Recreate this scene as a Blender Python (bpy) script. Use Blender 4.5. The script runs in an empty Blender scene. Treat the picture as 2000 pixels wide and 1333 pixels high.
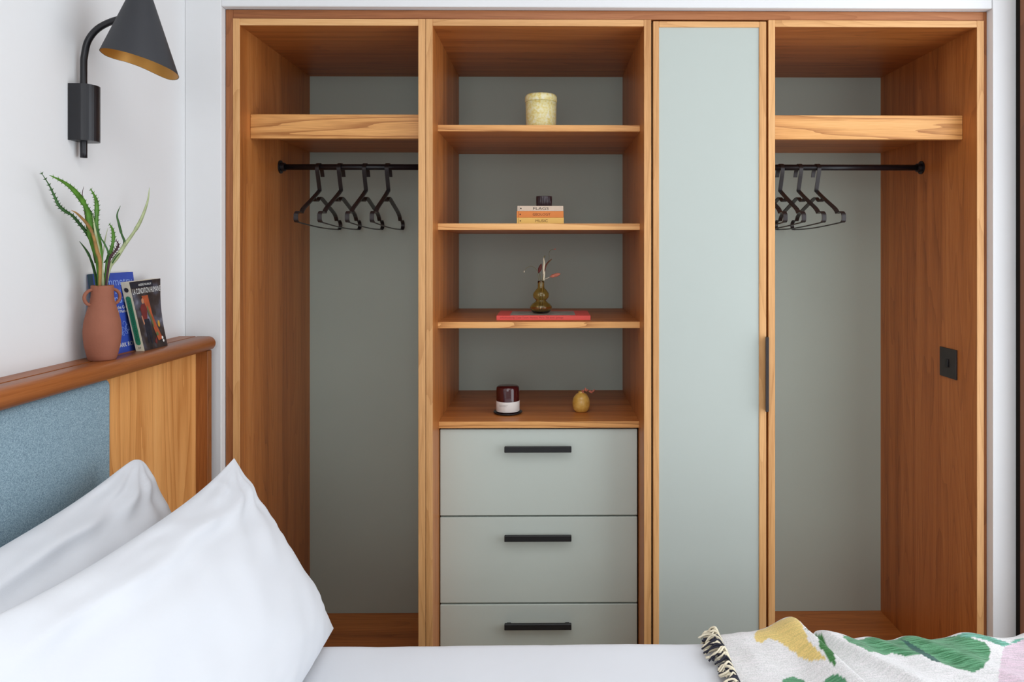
import bpy, bmesh, math, random
from mathutils import Vector, Matrix, noise

random.seed(7)
scene = bpy.context.scene
COL = scene.collection
R = math.radians

# ------------------------------------------------------------------ camera
cam_d = bpy.data.cameras.new('camera')
cam_d.sensor_width = 36.0
cam_d.lens = 25.2
cam_d.shift_x = -(1085.44 - 1000) / 2000
cam_d.shift_y = (491 - 666.5) / 2000
cam_d.clip_start = 0.02
cam = bpy.data.objects.new('camera', cam_d)
cam.location = (0, -2.0, 1.40)
cam.rotation_euler = (R(90), 0, R(-0.55))
COL.objects.link(cam)
scene.camera = cam

# ------------------------------------------------------------------ world, lights, exposure
world = bpy.data.worlds.new('world')
scene.world = world
world.use_nodes = True
bg = world.node_tree.nodes['Background']
bg.inputs[0].default_value = (0.75, 0.86, 1.0, 1)
bg.inputs[1].default_value = 1.0


def area(name, loc, rot, sx, sy, power, col):
    d = bpy.data.lights.new(name, 'AREA')
    d.shape = 'RECTANGLE'
    d.size, d.size_y = sx, sy
    d.energy = power
    d.color = col
    o = bpy.data.objects.new(name, d)
    o.location = loc
    o.rotation_euler = rot
    COL.objects.link(o)
    return o


# daylight entering by the window in the right wall; rear light is added fill
area('daylight_right_window', (1.44, -1.00, 1.40), (0, R(90), 0), 2.00, 1.75, 21, (0.955, 0.98, 1.0))
area('added_rear_fill', (-0.05, -3.72, 1.70), (R(90), 0, 0), 1.5, 1.2, 17, (0.955, 0.98, 1.0))  # fill for the wardrobe fronts, its window is added

# added overhead fill above the bed, no lamp fitting there
area('added_overhead_fill', (0.1, -1.45, 2.52), (0, 0, 0), 1.0, 1.0, 8.5, (1.0, 1.0, 1.0))

vs = scene.view_settings
vs.view_transform = 'Standard'
vs.look = 'None'
vs.exposure = -0.05
vs.gamma = 1.0
vs.use_curve_mapping = False

# ------------------------------------------------------------------ materials
MATS = {}


def srgb(r, g, b):
    f = lambda c: (c / 255 / 12.92) if c / 255 <= 0.04045 else ((c / 255 + 0.055) / 1.055) ** 2.4
    return (f(r), f(g), f(b), 1)


def new_mat(name):
    m = bpy.data.materials.new(name)
    m.use_nodes = True
    nt = m.node_tree
    b = nt.nodes['Principled BSDF']
    MATS[name] = m
    return m, nt, b


def N(nt, typ, **kw):
    n = nt.nodes.new(typ)
    for k, v in kw.items():
        setattr(n, k, v)
    return n


def coords(nt, scale, offset=True):
    tc = N(nt, 'ShaderNodeTexCoord')
    mp = N(nt, 'ShaderNodeMapping')
    mp.inputs['Scale'].default_value = scale
    if offset:
        oi = N(nt, 'ShaderNodeObjectInfo')
        mul = N(nt, 'ShaderNodeMath', operation='MULTIPLY')
        mul.inputs[1].default_value = 7.3
        nt.links.new(oi.outputs['Random'], mul.inputs[0])
        add = N(nt, 'ShaderNodeVectorMath', operation='ADD')
        nt.links.new(tc.outputs['Object'], add.inputs[0])
        cx = N(nt, 'ShaderNodeCombineXYZ')
        for i in range(3):
            nt.links.new(mul.outputs[0], cx.inputs[i])
        nt.links.new(cx.outputs[0], add.inputs[1])
        nt.links.new(add.outputs[0], mp.inputs['Vector'])
    else:
        nt.links.new(tc.outputs['Object'], mp.inputs['Vector'])
    return mp


def ramp(nt, src, stops):
    r = N(nt, 'ShaderNodeValToRGB')
    el = r.color_ramp.elements
    while len(el) < len(stops):
        el.new(0.5)
    for e, (p, c) in zip(el, stops):
        e.position = p
        e.color = c
    nt.links.new(src, r.inputs[0])
    return r


def plain(name, col, rough=0.6, metal=0.0, var=0.0, vscale=20, bump=0.0, bscale=200, spec=0.5, sheen=0.0):
    m, nt, b = new_mat(name)
    b.inputs['Roughness'].default_value = rough
    b.inputs['Metallic'].default_value = metal
    b.inputs['Specular IOR Level'].default_value = spec
    if sheen:
        b.inputs['Sheen Weight'].default_value = sheen
    mp = coords(nt, (1, 1, 1))
    nz = N(nt, 'ShaderNodeTexNoise')
    nz.inputs['Scale'].default_value = vscale
    nz.inputs['Detail'].default_value = 4
    nt.links.new(mp.outputs[0], nz.inputs['Vector'])
    lo = tuple(c * (1 - var) for c in col[:3]) + (1,)
    hi = tuple(min(1, c * (1 + var)) for c in col[:3]) + (1,)
    rp = ramp(nt, nz.outputs['Fac'], [(0.3, lo), (0.7, hi)])
    nt.links.new(rp.outputs[0], b.inputs['Base Color'])
    if bump:
        n2 = N(nt, 'ShaderNodeTexNoise')
        n2.inputs['Scale'].default_value = bscale
        n2.inputs['Detail'].default_value = 3
        nt.links.new(mp.outputs[0], n2.inputs['Vector'])
        bp = N(nt, 'ShaderNodeBump')
        bp.inputs['Strength'].default_value = bump
        bp.inputs['Distance'].default_value = 0.002
        nt.links.new(n2.outputs['Fac'], bp.inputs['Height'])
        nt.links.new(bp.outputs[0], b.inputs['Normal'])
    return m


def wood(name, axis, dark, mid, light, rough=0.42, rings=16.0, ring=0.10, pores=0.36, stretch=0.09):
    """oak veneer: wavy growth lines, fine pores stretched along the grain, slow colour drift"""
    m, nt, b = new_mat(name)
    b.inputs['Roughness'].default_value = rough
    b.inputs['Specular IOR Level'].default_value = 0.4
    L = nt.links.new

    def math_(op, x, y):
        n = N(nt, 'ShaderNodeMath', operation=op)
        for i, q in enumerate((x, y)):
            if isinstance(q, (int, float)):
                n.inputs[i].default_value = q
            elif q is not None:
                L(q, n.inputs[i])
        return n.outputs[0]

    def nz(mp, scale, detail, rg=0.5):
        n = N(nt, 'ShaderNodeTexNoise')
        n.inputs['Scale'].default_value = scale
        n.inputs['Detail'].default_value = detail
        n.inputs['Roughness'].default_value = rg
        L(mp.outputs[0], n.inputs['Vector'])
        return n.outputs['Fac']
    mp = coords(nt, tuple(stretch if i == axis else 1.0 for i in range(3)))
    mp2 = coords(nt, tuple(0.02 if i == axis else 1.0 for i in range(3)))
    fig = nz(mp, 8.0, 1.5)
    wob = math_('MULTIPLY', nz(mp, 90.0, 2.0), 0.012)
    ph = math_('MULTIPLY', math_('ADD', fig, wob), rings)
    fr = math_('FRACT', ph, None)
    line = math_('POWER', fr, 4.0)                     # thin dark late wood
    pore = nz(mp2, 620.0, 2.0, 0.6)
    slow = nz(mp2, 22.0, 3.0)
    v = math_('ADD', math_('MULTIPLY', slow, 0.55), math_('MULTIPLY', pore, pores))
    v = math_('SUBTRACT', v, math_('MULTIPLY', line, ring))
    rp = ramp(nt, v, [(0.22, dark), (0.46, mid), (0.68, light)])
    L(rp.outputs[0], b.inputs['Base Color'])
    bp = N(nt, 'ShaderNodeBump')
    bp.inputs['Strength'].default_value = 0.1
    bp.inputs['Distance'].default_value = 0.001
    L(pore, bp.inputs['Height'])
    L(bp.outputs[0], b.inputs['Normal'])
    return m


OD, OM, OL = srgb(140, 78, 34), srgb(188, 114, 54), srgb(212, 142, 78)
for nm, ax in (('oak_x', 0), ('oak_y', 1), ('oak_z', 2)):
    wood(nm, ax, OD, OM, OL)
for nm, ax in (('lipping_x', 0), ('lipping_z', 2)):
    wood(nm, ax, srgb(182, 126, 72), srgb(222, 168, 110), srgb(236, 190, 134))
wood('oak_fascia', 0, srgb(172, 110, 54), srgb(226, 164, 96), srgb(242, 188, 122), rings=26, ring=.26, pores=.42, stretch=.04)
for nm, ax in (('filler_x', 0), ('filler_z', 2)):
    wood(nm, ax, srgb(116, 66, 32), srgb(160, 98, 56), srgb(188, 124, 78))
wood('rail_wood', 1, srgb(116, 62, 26), srgb(148, 84, 40), srgb(172, 104, 54), rough=0.38)
wood('post_wood', 2, srgb(118, 66, 30), srgb(154, 92, 44), srgb(178, 116, 62))
wood('panel_wood', 2, srgb(206, 134, 68), srgb(244, 176, 104), srgb(252, 200, 132), rings=9, ring=.16, pores=.3)
wood('jamb_wood', 2, srgb(92, 52, 28), srgb(130, 78, 44), srgb(150, 94, 56))
wood('floor_wood', 1, srgb(176, 150, 120), srgb(204, 180, 150), srgb(220, 200, 172))

plain('wall_paint', (0.80, 0.80, 0.80, 1), 0.85, var=0.012, vscale=3, bump=0.05, bscale=350, spec=0.2)
plain('ceiling_paint', (0.86, 0.86, 0.86, 1), 0.9, var=0.01, spec=0.2)
plain('drawer_sage_lifted', (0.565, 0.618, 0.56, 1), 0.42, var=0.012, vscale=4, spec=0.45)  # same paint as the door, lightened in place of missing light
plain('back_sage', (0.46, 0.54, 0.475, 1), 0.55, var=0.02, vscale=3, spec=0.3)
plain('door_sage_dimmed', (0.48, 0.525, 0.485, 1), 0.5, var=0.01, vscale=3, spec=0.4)  # same paint as the drawers, dimmed against the stronger light here
plain('black_metal', (0.008, 0.008, 0.011, 1), 0.36, var=0.1, spec=0.5)
plain('handle_metal', (0.016, 0.016, 0.017, 1), 0.45, metal=0.2, var=0.08)
plain('bronze_metal', (0.05, 0.042, 0.042, 1), 0.35, metal=0.6, var=0.08)
plain('hanger_metal', (0.030, 0.024, 0.024, 1), 0.33, metal=0.35, var=0.1)
plain('shade_outer', (0.030, 0.031, 0.036, 1), 0.55, var=0.05, spec=0.4)
plain('shade_inner', srgb(205, 150, 70), 0.4, metal=0.45, var=0.05)
plain('painted_gap_shade', (0.012, 0.009, 0.007, 1), 0.9, spec=0.1)  # near-black colour standing in for shade in the gaps
plain('terracotta', srgb(148, 92, 71), 0.7, var=0.06, vscale=30, bump=0.15, bscale=180, spec=0.3)
plain('white_cotton', (0.745, 0.765, 0.80, 1), 0.85, var=0.008, vscale=8, bump=0.08, bscale=900, spec=0.15, sheen=0.1)
plain('mattress_cloth', (0.8, 0.8, 0.8, 1), 0.9, var=0.02)
plain('bed_fabric', (0.22, 0.27, 0.31, 1), 0.9, var=0.1, vscale=200)
plain('paper', srgb(225, 215, 195), 0.9, var=0.06, vscale=60)
plain('blue_cover', srgb(52, 78, 172), 0.45, var=0.10, vscale=25)
plain('blue_print', srgb(140, 165, 228), 0.5, var=0.05)
plain('white_print', srgb(232, 232, 228), 0.6, var=0.02)
plain('teal_spine', srgb(44, 70, 84), 0.5, var=0.1)
plain('cream_card', srgb(218, 208, 178), 0.55, var=0.04, vscale=60)
plain('green_card', srgb(38, 122, 82), 0.5, var=0.08, vscale=80)
plain('dark_green_print', srgb(14, 70, 48), 0.6, var=0.05)
plain('dark_print', srgb(40, 34, 30), 0.6, var=0.05)
plain('flags_cover', srgb(208, 186, 164), 0.6, var=0.03)
plain('geology_cover', srgb(222, 130, 58), 0.6, var=0.04)
plain('music_cover', srgb(236, 190, 100), 0.6, var=0.04)
plain('brown_print', srgb(96, 44, 16), 0.6)
plain('ochre_print', srgb(120, 80, 28), 0.6)
plain('red_cover', srgb(232, 84, 74), 0.5, var=0.04)
plain('red_print', srgb(168, 40, 40), 0.6)
plain('cover_photo_grey', srgb(150, 146, 136), 0.35, var=0.35, vscale=40)
plain('ribbed_glass', (0.03, 0.016, 0.021, 1), 0.3, var=0.15, spec=0.5)
plain('candle_label', srgb(226, 220, 214), 0.7, var=0.02)
plain('label_grey', srgb(186, 180, 176), 0.7)
plain('dish_black', (0.012, 0.014, 0.02, 1), 0.3, spec=0.6)
plain('candle_glass', (0.055, 0.006, 0.008, 1), 0.08, var=0.1, spec=0.8)
plain('dried_pink', srgb(190, 112, 90), 0.85, var=0.2, vscale=150)
plain('dried_red', srgb(92, 34, 26), 0.7, var=0.2, vscale=90)
plain('dried_cream', srgb(226, 214, 186), 0.8, var=0.08)
plain('dried_olive', srgb(112, 104, 66), 0.8, var=0.15)
plain('leaf_green', srgb(88, 138, 48), 0.5, var=0.28, vscale=45)
plain('leaf_dark', srgb(58, 100, 46), 0.5, var=0.25, vscale=45)
plain('leaf_pale', srgb(176, 186, 140), 0.55, var=0.2, vscale=45)
plain('leaf_brown', srgb(160, 120, 66), 0.65, var=0.4, vscale=40)
plain('leaf_purple', srgb(72, 40, 46), 0.65, var=0.2, vscale=60)
plain('thread_cream', srgb(234, 224, 198), 0.9, var=0.06, vscale=300)
plain('thread_black', srgb(40, 40, 52), 0.9, var=0.1, vscale=300)
plain('art_orange', srgb(176, 84, 48), 0.5, var=0.25, vscale=60)
plain('art_skin', srgb(190, 132, 100), 0.5, var=0.1, vscale=80)
plain('art_red', srgb(112, 40, 38), 0.5, var=0.15, vscale=80)
plain('art_yellow', srgb(200, 150, 60), 0.5, var=0.2, vscale=80)
plain('art_green', srgb(96, 104, 62), 0.5, var=0.2, vscale=80)
plain('art_navy', srgb(30, 32, 44), 0.5, var=0.2, vscale=80)


def special_materials():
    # heathered blue wool
    m, nt, b = new_mat('blue_wool')
    b.inputs['Roughness'].default_value = 0.95
    b.inputs['Specular IOR Level'].default_value = 0.15
    mp = coords(nt, (1, 1, 1))
    a = N(nt, 'ShaderNodeTexNoise')
    a.inputs['Scale'].default_value = 560
    a.inputs['Detail'].default_value = 6
    a.inputs['Roughness'].default_value = 0.7
    nt.links.new(mp.outputs[0], a.inputs['Vector'])
    rp = ramp(nt, a.outputs['Fac'], [(0.33, srgb(96, 118, 134)), (0.5, srgb(142, 168, 181)), (0.66, srgb(180, 202, 211))])
    nt.links.new(rp.outputs[0], b.inputs['Base Color'])
    bp = N(nt, 'ShaderNodeBump')
    bp.inputs['Strength'].default_value = 0.35
    bp.inputs['Distance'].default_value = 0.0015
    nt.links.new(a.outputs['Fac'], bp.inputs['Height'])
    nt.links.new(bp.outputs[0], b.inputs['Normal'])
    # mottled yellow glaze
    m, nt, b = new_mat('yellow_glaze')
    b.inputs['Roughness'].default_value = 0.4
    mp = coords(nt, (1, 1, 1))
    a = N(nt, 'ShaderNodeTexNoise')
    a.inputs['Scale'].default_value = 120
    a.inputs['Detail'].default_value = 6
    nt.links.new(mp.outputs[0], a.inputs['Vector'])
    rp = ramp(nt, a.outputs['Fac'], [(0.30, srgb(228, 204, 112)), (0.5, srgb(240, 230, 164)), (0.70, srgb(246, 242, 214))])
    nt.links.new(rp.outputs[0], b.inputs['Base Color'])
    # bud vase glaze
    m, nt, b = new_mat('honey_glaze')
    b.inputs['Roughness'].default_value = 0.22
    mp = coords(nt, (1, 1, 1))
    a = N(nt, 'ShaderNodeTexNoise')
    a.inputs['Scale'].default_value = 45
    a.inputs['Detail'].default_value = 5
    nt.links.new(mp.outputs[0], a.inputs['Vector'])
    rp = ramp(nt, a.outputs['Fac'], [(0.3, srgb(196, 148, 60)), (0.55, srgb(216, 172, 88)), (0.75, srgb(226, 196, 130))])
    nt.links.new(rp.outputs[0], b.inputs['Base Color'])
    # amber glass
    m, nt, b = new_mat('amber_glass')
    b.inputs['Base Color'].default_value = (0.93, 0.77, 0.40, 1)
    b.inputs['Roughness'].default_value = 0.03
    b.inputs['Transmission Weight'].default_value = 1.0
    b.inputs['IOR'].default_value = 1.45
    # dark paperback art ground
    m, nt, b = new_mat('dark_cover')
    b.inputs['Roughness'].default_value = 0.4
    mp = coords(nt, (1, 1, 1))
    a = N(nt, 'ShaderNodeTexNoise')
    a.inputs['Scale'].default_value = 26
    a.inputs['Detail'].default_value = 5
    nt.links.new(mp.outputs[0], a.inputs['Vector'])
    rp = ramp(nt, a.outputs['Fac'], [(0.35, srgb(36, 30, 32)), (0.52, srgb(58, 48, 46)), (0.66, srgb(84, 84, 96)), (0.78, srgb(130, 134, 150))])
    nt.links.new(rp.outputs[0], b.inputs['Base Color'])
    # woven throw: colour attribute holds the woven motif, noise the yarn
    m, nt, b = new_mat('woven_throw')
    b.inputs['Roughness'].default_value = 0.95
    b.inputs['Specular IOR Level'].default_value = 0.1
    b.inputs['Sheen Weight'].default_value = 0.2
    at = N(nt, 'ShaderNodeVertexColor', layer_name='motif')
    mp = coords(nt, (1, 1, 1))
    a = N(nt, 'ShaderNodeTexNoise')
    a.inputs['Scale'].default_value = 420
    a.inputs['Detail'].default_value = 3
    nt.links.new(mp.outputs[0], a.inputs['Vector'])
    mp2 = coords(nt, (26, 330, 26), False)
    mp2.inputs['Rotation'].default_value = (0, 0, R(30))
    c = N(nt, 'ShaderNodeTexNoise')
    c.inputs['Scale'].default_value = 1.0
    c.inputs['Detail'].default_value = 3
    nt.links.new(mp2.outputs[0], c.inputs['Vector'])
    r1 = ramp(nt, a.outputs['Fac'], [(0.35, (0.80, 0.80, 0.80, 1)), (0.6, (1, 1, 1, 1))])
    r2 = ramp(nt, c.outputs['Fac'], [(0.38, (0.36, 0.48, 0.36, 1)), (0.50, (0.85, 0.9, 0.85, 1)), (0.60, (1.4, 1.25, 1.3, 1))])
    mx = N(nt, 'ShaderNodeMix', data_type='RGBA', blend_type='MULTIPLY')
    mx.inputs[0].default_value = 1
    nt.links.new(at.outputs['Color'], mx.inputs[6])
    nt.links.new(r1.outputs[0], mx.inputs[7])
    mx2 = N(nt, 'ShaderNodeMix', data_type='RGBA', blend_type='MULTIPLY')
    nt.links.new(at.outputs['Alpha'], mx2.inputs[0])
    nt.links.new(mx.outputs[2], mx2.inputs[6])
    nt.links.new(r2.outputs[0], mx2.inputs[7])
    nt.links.new(mx2.outputs[2], b.inputs['Base Color'])
    bp = N(nt, 'ShaderNodeBump')
    bp.inputs['Strength'].default_value = 0.4
    bp.inputs['Distance'].default_value = 0.002
    nt.links.new(a.outputs['Fac'], bp.inputs['Height'])
    nt.links.new(bp.outputs[0], b.inputs['Normal'])


special_materials()


# ------------------------------------------------------------------ building helpers
def tag(o, label=None, cat=None, group=None, kind=None):
    if label:
        o['label'] = label
    if cat:
        o['category'] = cat
    if group:
        o['group'] = group
    if kind:
        o['kind'] = kind
    return o


def thing(name, loc, label, cat, group=None, kind=None):
    o = bpy.data.objects.new(name, None)
    o.empty_display_size = 0.05
    o.location = loc
    COL.objects.link(o)
    o.matrix_basis = Matrix.Translation(loc)
    return tag(o, label, cat, group, kind)


def world_of(o):
    m = o.matrix_basis.copy()
    p = o.parent
    ch = o
    while p:
        m = p.matrix_basis @ ch.matrix_parent_inverse @ m
        ch, p = p, p.parent
    return m


def obj(name, bm, mat, parent=None, smooth=False, label=None):
    """one mesh object; vertices are given in world coordinates"""
    me = bpy.data.meshes.new(name)
    bm.normal_update()
    bm.to_mesh(me)
    bm.free()
    for m in (mat if isinstance(mat, (list, tuple)) else [mat]):
        me.materials.append(MATS[m])
    if smooth:
        for p in me.polygons:
            p.use_smooth = True
    o = bpy.data.objects.new(name, me)
    COL.objects.link(o)
    if parent:
        o.parent = parent
        o.matrix_parent_inverse = world_of(parent).inverted()
    if label:
        o['label'] = label
    return o


def recentre(o):
    """move a mesh thing's origin to the centre of its base"""
    vs_ = [v.co for v in o.data.vertices]
    c = Vector(((min(v.x for v in vs_) + max(v.x for v in vs_)) / 2, (min(v.y for v in vs_) + max(v.y for v in vs_)) / 2, min(v.z for v in vs_)))
    o.data.transform(Matrix.Translation(-c))
    o.location = c
    o.matrix_basis = Matrix.Translation(c)
    return o


def bx(x0, x1, y0, y1, z0, z1, bev=0.0012, bm=None, seg=1):
    own = bm is None
    t = bmesh.new()
    bmesh.ops.create_cube(t, size=1)
    for v in t.verts:
        v.co = Vector((x0 + (v.co.x + .5) * (x1 - x0), y0 + (v.co.y + .5) * (y1 - y0), z0 + (v.co.z + .5) * (z1 - z0)))
    if bev:
        bmesh.ops.bevel(t, geom=t.edges[:], offset=bev, segments=seg, affect='EDGES', profile=0.5)
    if own:
        return t
    me = bpy.data.meshes.new('tmp')
    t.to_mesh(me)
    t.free()
    bm.from_mesh(me)
    bpy.data.meshes.remove(me)
    return bm


def lathe(prof, c, n=48, bm=None, close_top=True, close_bottom=True, wob=None):
    bm = bm or bmesh.new()
    rings = []
    for r, z in prof:
        ring = []
        for i in range(n):
            a = 2 * math.pi * i / n
            rr = r * (wob(a, z) if wob else 1)
            ring.append(bm.verts.new((c[0] + rr * math.cos(a), c[1] + rr * math.sin(a), c[2] + z)))
        rings.append(ring)
    for a, b in zip(rings, rings[1:]):
        for i in range(n):
            j = (i + 1) % n
            bm.faces.new((a[i], a[j], b[j], b[i]))
    if close_bottom:
        bm.faces.new(list(reversed(rings[0])))
    if close_top:
        bm.faces.new(rings[-1])
    return bm


def spline(pts, n):
    pts = [Vector(p) for p in pts]
    out = []
    m = len(pts)
    for i in range(m - 1):
        p0, p1, p2, p3 = pts[max(i - 1, 0)], pts[i], pts[i + 1], pts[min(i + 2, m - 1)]
        for k in range(n):
            t = k / n
            out.append(0.5 * ((2 * p1) + (p2 - p0) * t + (2 * p0 - 5 * p1 + 4 * p2 - p3) * t * t + (3 * p1 - p0 - 3 * p2 + p3) * t ** 3))
    out.append(pts[-1])
    return out


def tube(pts, rad, n=10, bm=None, caps=True):
    bm = bm or bmesh.new()
    rads = rad if isinstance(rad, (list, tuple)) else [rad] * len(pts)
    pts = [Vector(p) for p in pts]
    prev = None
    rings = []
    for i, p in enumerate(pts):
        t = (pts[min(i + 1, len(pts) - 1)] - pts[max(i - 1, 0)]).normalized()
        if prev is None:
            s = t.orthogonal().normalized()
        else:
            s = (prev - t * prev.dot(t)).normalized()
        prev = s
        q = t.cross(s)
        rings.append([bm.verts.new(p + rads[i] * (math.cos(2 * math.pi * k / n) * s + math.sin(2 * math.pi * k / n) * q)) for k in range(n)])
    for a, b in zip(rings, rings[1:]):
        for k in range(n):
            j = (k + 1) % n
            bm.faces.new((a[k], a[j], b[j], b[k]))
    if caps:
        bm.faces.new(list(reversed(rings[0])))
        bm.faces.new(rings[-1])
    return bm


def band(pts, width_vec, thick, bm=None):
    """flat strip swept along pts, its width along width_vec"""
    bm = bm or bmesh.new()
    w = Vector(width_vec)
    wn = w.normalized()
    pts = [Vector(p) for p in pts]
    rings = []
    for i, p in enumerate(pts):
        t = (pts[min(i + 1, len(pts) - 1)] - pts[max(i - 1, 0)]).normalized()
        nrm = t.cross(wn).normalized() * thick / 2
        h = w / 2
        rings.append([bm.verts.new(p + a) for a in (h + nrm, -h + nrm, -h - nrm, h - nrm)])
    for a, b in zip(rings, rings[1:]):
        for k in range(4):
            j = (k + 1) % 4
            bm.faces.new((a[k], a[j], b[j], b[k]))
    bm.faces.new(list(reversed(rings[0])))
    bm.faces.new(rings[-1])
    return bm


def text_obj(name, body, mat, parent, mw, height, width=None, align='CENTER', extrude=0.0002, shear=0.0):
    """lettering as mesh; mw places the local x (reading) / y (up) / z (out) frame"""
    cu = bpy.data.curves.new(name, 'FONT')
    cu.body = body
    cu.align_x = align
    cu.align_y = 'CENTER'
    cu.size = 1.0
    cu.extrude = 0.0
    cu.resolution_u = 3
    cu.shear = shear
    to = bpy.data.objects.new(name, cu)
    COL.objects.link(to)
    dg = bpy.context.evaluated_depsgraph_get()
    me = bpy.data.meshes.new_from_object(to.evaluated_get(dg))
    bpy.data.objects.remove(to)
    bpy.data.curves.remove(cu)
    xs = [v.co.x for v in me.vertices]
    ys = [v.co.y for v in me.vertices]
    sy = height / (max(ys) - min(ys))
    sx = (width / (max(xs) - min(xs))) if width else sy
    cx = {'CENTER': (max(xs) + min(xs)) / 2, 'LEFT': min(xs), 'RIGHT': max(xs)}[align]
    cy = (max(ys) + min(ys)) / 2
    for v in me.vertices:
        v.co = mw @ Vector(((v.co.x - cx) * sx, (v.co.y - cy) * sy, 0))
    me.materials.clear()
    me.materials.append(MATS[mat])
    o = bpy.data.objects.new(name, me)
    COL.objects.link(o)
    o.parent = parent
    o.matrix_parent_inverse = world_of(parent).inverted()
    return o


def frame(origin, xdir, ydir):
    x = Vector(xdir).normalized()
    y = Vector(ydir)
    y = (y - x * y.dot(x)).normalized()
    z = x.cross(y)
    m = Matrix((x, y, z)).transposed().to_4x4()
    m.translation = Vector(origin)
    return m


# ------------------------------------------------------------------ the room
XL, XR = -1.0006, 1.2985       # left and right wall faces
YB, YF = -0.02, -3.60          # wall around the wardrobe, wall behind the camera
ZC = 2.55                      # ceiling
FL = 0.0


def structure(name, bm, mat, label, cat, parent=None):
    o = obj(name, bm, mat, parent)
    return tag(o, label, cat, kind='structure')


structure('floor', bx(XL - .1, XR + .1, YF - .1, 0.72, -0.06, FL, 0), 'floor_wood', 'pale wooden floor mostly hidden beneath the bed', 'floor')
structure('ceiling', bx(XL - .1, XR + .1, YF - .1, 0.72, ZC, ZC + .06, 0), 'ceiling_paint', 'plain white ceiling above the whole room', 'ceiling')
structure('wall_left', bx(XL - .1, XL, YF - .1, 0.72, FL, ZC, 0), 'wall_paint', 'white painted wall behind the headboard and lamp', 'wall')
b = bx(XL, -0.9011, YB, 0.70, FL, ZC, 0.0018)
bx(1.2320, XR + .1, YB + .001, 0.70, FL, ZC, 0.0, b)
bx(1.2320, XR, -0.0235, YB + .001, FL, ZC, 0.0008, b)
bx(-0.9011, 1.2320, YB, 0.70, 2.0745, ZC, 0.0018, b)
bx(-0.9011, 1.2320, 0.625, 0.70, FL, 2.0745, 0.0, b)
structure('wall_back', b, 'wall_paint', 'white painted wall framing the built-in oak wardrobe', 'wall')
WY0, WY1, WZ0, WZ1 = -2.15, -0.0235, 0.25, 2.42
b = bx(XR, XR + .1, WY1, 0.70, FL, ZC, 0)
bx(XR, XR + .1, YF - .1, WY0, FL, ZC, 0, b)
bx(XR, XR + .1, WY0, WY1, FL, .02, 0, b)
bx(XR, XR + .1, WY0, WY1, WZ1 + .05, ZC, 0, b)
structure('wall_right', b, 'wall_paint', 'white wall around the tall window at the right edge', 'wall')
b = bx(XL - .1, -0.80, YF - .1, YF, FL, ZC, 0)
bx(0.70, XR + .1, YF - .1, YF, FL, ZC, 0, b)
bx(-0.80, 0.70, YF - .1, YF, FL, 0.9, 0, b)
bx(-0.80, 0.70, YF - .1, YF, 2.35, ZC, 0, b)
structure('wall_front', b, 'wall_paint', 'white wall behind the camera, with an opening added for fill', 'wall')  # rear opening added to let the fill light in
# wooden framed glazed opening in the right wall: only its far jamb shows
w1 = structure('window_1', bx(XR - .003, XR + .09, WY1 - .075, WY1 - .0165, .02, WZ1 + .05, .002), 'jamb_wood', 'dark brown wooden window jamb at the right edge of the picture', 'window')
obj('gap_shade_strip', bx(XR - .003, XR + .09, WY1 - .0165, WY1 - .0003, .02, WZ1 + .05, 0), 'painted_gap_shade', w1, label='dark strip painted as the shadow gap beside the jamb')  # solid flush strip, the gap's shade is in its colour
obj('jamb', bx(XR - .004, XR + .09, WY0, WY0 + .05, .02, WZ1 + .05, .002), 'jamb_wood', w1)
obj('head_rail', bx(XR - .004, XR + .09, WY0 + .05, WY1 - .075, WZ1, WZ1 + .05, .002), 'jamb_wood', w1)
obj('lower_panel', bx(XR + .02, XR + .07, WY0 + .05, WY1 - .075, .02, WZ0 + .10, .002), 'jamb_wood', w1)
w2 = structure('added_window_2', bx(-.80, -.75, YF - .08, YF - .03, .9, 2.35, .002), 'jamb_wood', 'unseen wooden window frame added behind the camera around the fill light', 'window')  # unseen frame, added round the rear fill
obj('jamb', bx(.65, .70, YF - .08, YF - .03, .9, 2.35, .002), 'jamb_wood', w2)
obj('head_rail', bx(-.75, .65, YF - .08, YF - .03, 2.30, 2.35, .002), 'jamb_wood', w2)
obj('sill', bx(-.75, .65, YF - .08, YF - .03, .9, .95, .002), 'jamb_wood', w2)

# ------------------------------------------------------------------ wardrobe
ZT, ZTO, ZB = 2.0290, 2.0475, 0.098   # interior top, carcass top, interior floor
YBK = 0.585                            # back panel face
# darker filler strips round the units
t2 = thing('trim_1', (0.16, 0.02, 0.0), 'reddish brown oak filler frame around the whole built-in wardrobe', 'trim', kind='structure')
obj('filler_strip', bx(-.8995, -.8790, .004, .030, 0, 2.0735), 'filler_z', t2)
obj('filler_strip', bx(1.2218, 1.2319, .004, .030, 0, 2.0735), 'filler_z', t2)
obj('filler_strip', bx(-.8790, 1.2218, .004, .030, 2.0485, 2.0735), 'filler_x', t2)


def carcass(root, xo0, xi0, xi1, xo1, floor=True, front=0.0, top=True, oakback=False):
    for a, c in ((xo0, xi0), (xi1, xo1)):
        sp = obj('side_panel', bx(a, c, front + .0022, .605, 0.0, ZTO, 0), 'oak_z', root)
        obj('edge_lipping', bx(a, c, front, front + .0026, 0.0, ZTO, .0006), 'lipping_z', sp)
    tp = obj('top_panel', bx(xi0, xi1, front + .0032, .605, ZT, ZTO, 0), 'oak_x', root)
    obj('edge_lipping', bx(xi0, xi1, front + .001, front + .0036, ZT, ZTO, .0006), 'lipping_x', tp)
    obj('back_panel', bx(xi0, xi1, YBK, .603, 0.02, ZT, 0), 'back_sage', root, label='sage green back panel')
    if floor:
        obj('bottom_panel', bx(xi0, xi1, front + .03, YBK, ZB - .02, ZB), 'oak_x', root)
        obj('plinth', bx(xi0, xi1, front + .05, front + .068, 0.0, ZB - .02), 'oak_x', root)


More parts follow.
